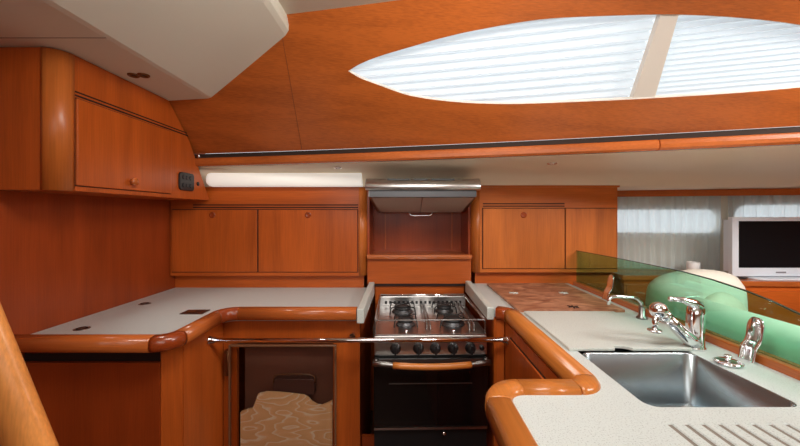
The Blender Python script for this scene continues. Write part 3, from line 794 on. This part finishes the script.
# glass screen with its clamps
t = thing('glass_screen', 'green tinted glass screen standing in a wooden strip along the worktop', 'screen', (1.01, 1.2, ZR-.03))
MB().box(.986, 1.034, -.35, 2.043, ZR-.03, -.392).build('base_rail', W_RY, t, bevel=.004)
GT = [(.40, -.392), (.44, -.372), (.52, -.345), (.62, -.318), (.74, -.288), (.89, -.257), (.96, -.240), (1.04, -.227), (1.15, -.216), (1.283, -.209), (1.5, -.209), (1.75, -.211), (2.043, -.215)]
MB().prism([(2.043, -.392)]+GT[::-1], 'x', 1.006, 1.012).build('pane', GLASS, t)
mb = MB(); v = []
for y, z in GT:
    v += [(1.0055, y, z), (1.0125, y, z), (1.0125, y, z+.003), (1.0055, y, z+.003)]
mb.add(v, [(q*4+k, q*4+(k+1) % 4, (q+1)*4+(k+1) % 4, (q+1)*4+k) for q in range(len(GT)-1) for k in range(4)])
mb.build('pane_edge', GLEDGE, t)
for y in (.99, 1.685):
    w = .023
    pr = [(.968, ZR), (.970, ZR+.003), (.976, ZR+.032), (.980, ZR+.042), (.988, ZR+.052), (.993, ZR+.065), (.998, ZR+.118), (1.000, ZR+.122)]
    mb = MB(); ys_ = lin(y-w, y+w, 8); n = len(pr)
    def cl(k, yy):
        x, z = pr[k]; e = 1-abs((yy-y)/w)**4
        if k >= 6: z = ZR+.10+(z-ZR-.10)*max(e, 0)
        return (x-.003*(1-e), yy, z)
    mb.grid(cl, list(range(n)), ys_).build('clamp', CHROME, t, solid=.004)

# right base cabinet
t = thing('base_cabinet', 'wooden base cabinet under the right worktop and sink', 'cabinet', (.7, 1.2, FL))
zt = ZR-.032
MB().prism([(.386, 1.53), (.386, 1.505), (.396, 1.495), (.425, 1.485), (.425, 1.53)], 'z', FL, zt).build('corner_post', W_V, t)
MB().box(.386, .402, 1.53, 2.08, FL, zt).build('end_panel', W_DV, t)
MB().box(.428, .446, .87, 1.485, FL, zt-.008).build('side_panel', W_V, t)
d = MB().box(.420, .432, .89, 1.40, -1.20, -.50).build('door', W_V, t, bevel=.003)
MB().box(.4255, .4285, .885, 1.405, -1.205, -.495).build('door_gap', SLOT, t)
MB().box(.24, .446, .836, .856, FL, zt).build('front_panel', W_V, t)
MB().box(.232, .250, -.33, .836, FL, zt).build('side_panel', W_V, t)
MB().box(.965, .984, -.33, 2.08, FL, zt-.002).build('back_panel', W_DV, t)

# ------------------------------------------------------------------ companionway rail, bottom left
t = thing('handrail', 'thick golden wooden ladder rail slanting across the lower left corner', 'handrail', (-.39, .7, FL))
a = Vector((-1.148, .69, .545)); b = Vector((-.388, .70, FL+.002))
MB().tube([a, a.lerp(b, .5), b], .043, 20, flat=.62, up=(1, 0, .4)).build('rail', W_GOLD, t)
MB().box(-1.20, -1.09, .63, .75, .535, .551).build('foot_plate', BRONZE, t, bevel=.003)

# ------------------------------------------------------------------ saloon beyond the glass
t = thing('sideboard', 'low wooden sideboard along the saloon side under the television', 'sideboard', (2.0, 2.1, FL))
pts = [(1.27, 2.03), (1.72, 2.03), (1.76, 1.86), (2.9, 1.80), (2.9, hull(2.9)-.05), (1.27, hull(1.27)-.05)]
MB().prism(pts, 'z', -.385, -.357).build('top', W_RX, t, bevel=.004)
ins = [(1.29, 2.05), (1.74, 2.05), (1.78, 1.875), (2.88, 1.82), (2.88, hull(2.88)-.06), (1.29, hull(1.29)-.06)]
MB().prism(ins, 'z', FL, -.385).build('carcass', W_X, t)
MB().box(1.30, 1.70, 2.043, 2.051, -.70, -.41).build('door', W_X, t, bevel=.003)
for x0, x1 in ((1.80, 2.30), (2.32, 2.84)):
    f = lambda x: 1.875+(x-1.78)*(1.82-1.875)/(1.10)
    MB().hexa([(x0, f(x0)-.008, -.70), (x1, f(x1)-.008, -.70), (x1, f(x1)+.002, -.70), (x0, f(x0)+.002, -.70)],
              [(x0, f(x0)-.008, -.41), (x1, f(x1)-.008, -.41), (x1, f(x1)+.002, -.41), (x0, f(x0)+.002, -.41)]).build('drawer', W_X, t, bevel=.003)

t = thing('television', 'flat silver-white television with black screen on the sideboard by the curtains', 'television', (2.07, 1.95, -.357))
tx0, tx1, tz0, tz1 = 1.806, 2.335, -.342, -.017
mb = MB()
for q_ in ((tx0, tx1, tz1-.022, tz1), (tx0, tx1, tz0, tz0+.045), (tx0, tx0+.035, tz0+.045, tz1-.022), (tx1-.035, tx1, tz0+.045, tz1-.022)):
    mb.box(q_[0], q_[1], 1.925, 1.95, q_[2], q_[3])
mb.build('bezel', TVW, t)
MB().box(tx0+.01, tx1-.01, 1.945, 1.99, tz0+.02, tz1-.015).build('back_shell', TVW, t)
MB().box(tx0+.035, tx1-.035, 1.934, 1.944, tz0+.045, tz1-.022).build('screen', SCREEN, t)
MB().box(2.045, 2.10, 1.9235, 1.9255, tz0+.017, tz0+.025).build('maker_mark', MARK, t)
MB().box(2.0, 2.14, 1.945, 1.975, -.35, tz0+.03).build('neck', TVW, t)
MB().prism([(x, y) for x, y in rrect(1.90, 2.24, 1.87, 2.03, .06)], 'z', -.357, -.346).build('stand', TVW, t, bevel=.003)
tag(MB().tube([(1.83, 1.985, -.335), (1.80, 1.97, -.345), (1.815, 1.93, -.352), (1.86, 1.91, -.354), (1.89, 1.93, -.354)], .004, 8).build('cable', BLACK), 'thin black cable curling out behind the television stand', 'cable')

tag(MB().lathe([(0, 0), (.030, 0), (.033, .01), (.034, .062), (.031, .066), (.029, .06), (.027, .008), (0, .006)], (1.76, 2.13, -.357), (0, 0, 1), 24).build('cup', CUPM), 'small white cup standing on the sideboard left of the television', 'cup')

# sofa: U-shaped back, with a puffy cushion inside
t = thing('sofa', 'pale curved saloon sofa seen mint green through the glass screen', 'sofa', (1.4, 1.3, FL))
path = [(1.135, y) for y in lin(.05, 1.42, 8)]+arc(1.40, 1.42, .265, 180, 92, 12)[1:]+[(1.44, 1.687), (1.49, 1.69), (1.54, 1.685), (1.58, 1.675), (1.605, 1.665), (1.62, 1.66)]
nP = len(path); topz = [-.325]*9+[-.325+.058*(i/12)**.8 for i in range(1, 13)]+[-.266, -.270, -.278, -.295, -.33, -.40]
half = [.078]*(nP-3)+[.07, .05, .02]
mb = MB(); v = []; nk = 17
for i, p in enumerate(path):
    a = Vector(path[max(i-1, 0)]); b = Vector(path[min(i+1, nP-1)]); t_ = (b-a).normalized(); nr = Vector((t_.y, -t_.x))
    row = [(half[i]*1.06, -.92), (half[i]*1.06, topz[i]-.12)]
    row += [(half[i]*math.cos(x), topz[i]-.062+.062*math.sin(x)) for x in lin(0, PI, 12)]
    row += [(-half[i]*1.06, topz[i]-.12), (-half[i]*1.06, -.92)]
    for u, z in row: v.append((p[0]+nr.x*u, p[1]+nr.y*u, z))
mb.add(v, [(i*nk+k, i*nk+(k+1) % nk, (i+1)*nk+(k+1) % nk, (i+1)*nk+k) for i in range(nP-1) for k in range(nk)], True)
mb.add(v[:nk], [tuple(range(nk))]); mb.add(v[-nk:], [tuple(range(nk))])
mb.build('backrest', SOFA, t)
MB().prism([(1.215, .05), (1.9, .05), (1.9, 1.2), (1.75, 1.56), (1.40, 1.565), (1.27, 1.56), (1.215, 1.42)], 'z', -.95, -.80).build('seat', SOFA, t, bevel=.03, seg=4)
MB().box(1.22, 1.85, .06, 1.5, FL, -.95).build('base', W_DV, t)
mb = MB()
def cu(i, j):
    a = 2*PI*i/48; e = PI*j/14
    fl = 1+.035*abs(math.sin(a*9))*math.sin(e)
    return (1.385+.125*fl*math.sin(e)*math.cos(a), 1.525+.07*fl*math.sin(e)*math.sin(a), -.545+.205*-math.cos(e))
mb.grid(cu, list(range(49)), list(range(15)))
tag(mb.build('cushion', CUSH), 'puffy cream pleated cushion propped on the sofa behind glass screen', 'cushion')

# ------------------------------------------------------------------ camera
cam = bpy.data.cameras.new('camera'); co = bpy.data.objects.new('camera', cam); C.objects.link(co)
co.location = (0, 0, H); co.rotation_euler = (PI/2, 0, 0)
cam.sensor_width = 36; cam.lens = 36*350/800
cam.shift_x = -4/800; cam.shift_y = -9/800
cam.clip_start = .02
sc.camera = co

# ------------------------------------------------------------------ light
w = bpy.data.worlds.new('world'); sc.world = w; w.use_nodes = True
bg = w.node_tree.nodes['Background']
bg.inputs[0].default_value = (.90, .96, 1.0, 1); bg.inputs[1].default_value = 1.2
def area(name, loc, target, size, sy, power, col):
    l = bpy.data.lights.new(name, 'AREA'); l.shape = 'RECTANGLE'; l.size = size; l.size_y = sy; l.energy = power; l.color = col
    o = bpy.data.objects.new(name, l); C.objects.link(o)
    o.location = (loc[0], loc[1], loc[2]+H)
    d = Vector(target)-Vector(loc); o.rotation_euler = d.to_track_quat('-Z', 'Y').to_euler()
    return o
area('saloon_fill', (1.9, .40, .74), (1.9, 2.0, -.2), .7, .5, 42, (1, .99, .97))  # unseen lamp added to brighten the saloon and curtains
area('galley_ceiling_lamp', (.1, .62, .72), (.0, 1.45, -.4), .8, .4, 16.5, (1, .96, .90))
area('aft_fill', (-.2, -.8, .35), (-.1, 2, .2), 1.6, .8, 9, (1, .97, .93))  # unseen fill light added behind the camera
def spot(name, loc, target, power, ang, col=(1, .95, .88)):
    l = bpy.data.lights.new(name, 'SPOT'); l.energy = power; l.spot_size = math.radians(ang); l.spot_blend = .8; l.color = col
    l.shadow_soft_size = .03
    o = bpy.data.objects.new(name, l); C.objects.link(o); o.location = (loc[0], loc[1], loc[2]+H)
    o.rotation_euler = (Vector(target)-Vector(loc)).to_track_quat('-Z', 'Y').to_euler()
spot('headliner_spot', (-1.05, 1.385, .535), (-.70, 1.60, -.44), 8, 70)
spot('sink_fill_spot', (1.0, .62, .76), (.96, 1.0, -.415), 9, 34, (1, .99, .96))  # added spot without a fixture, imitates saloon window light on the counter
# daylight falling on the outside of the blinds and portlights
sun = bpy.data.lights.new('sun', 'SUN'); sun.energy = .9; sun.angle = .2; sun.color = (1, .98, .95)
so = bpy.data.objects.new('sun', sun); C.objects.link(so); so.location = (2, 4, 4)
so.rotation_euler = Vector((-.2, -.25, -1.2)).to_track_quat('-Z', 'Y').to_euler()

sc.view_settings.view_transform = 'Standard'
sc.view_settings.look = 'None'
sc.view_settings.exposure = 0
sc.cycles.use_denoising = True
sc.cycles.max_bounces = 8
sc.cycles.transparent_max_bounces = 12
for o in bpy.data.objects:
    if '_w' in o: del o['_w']
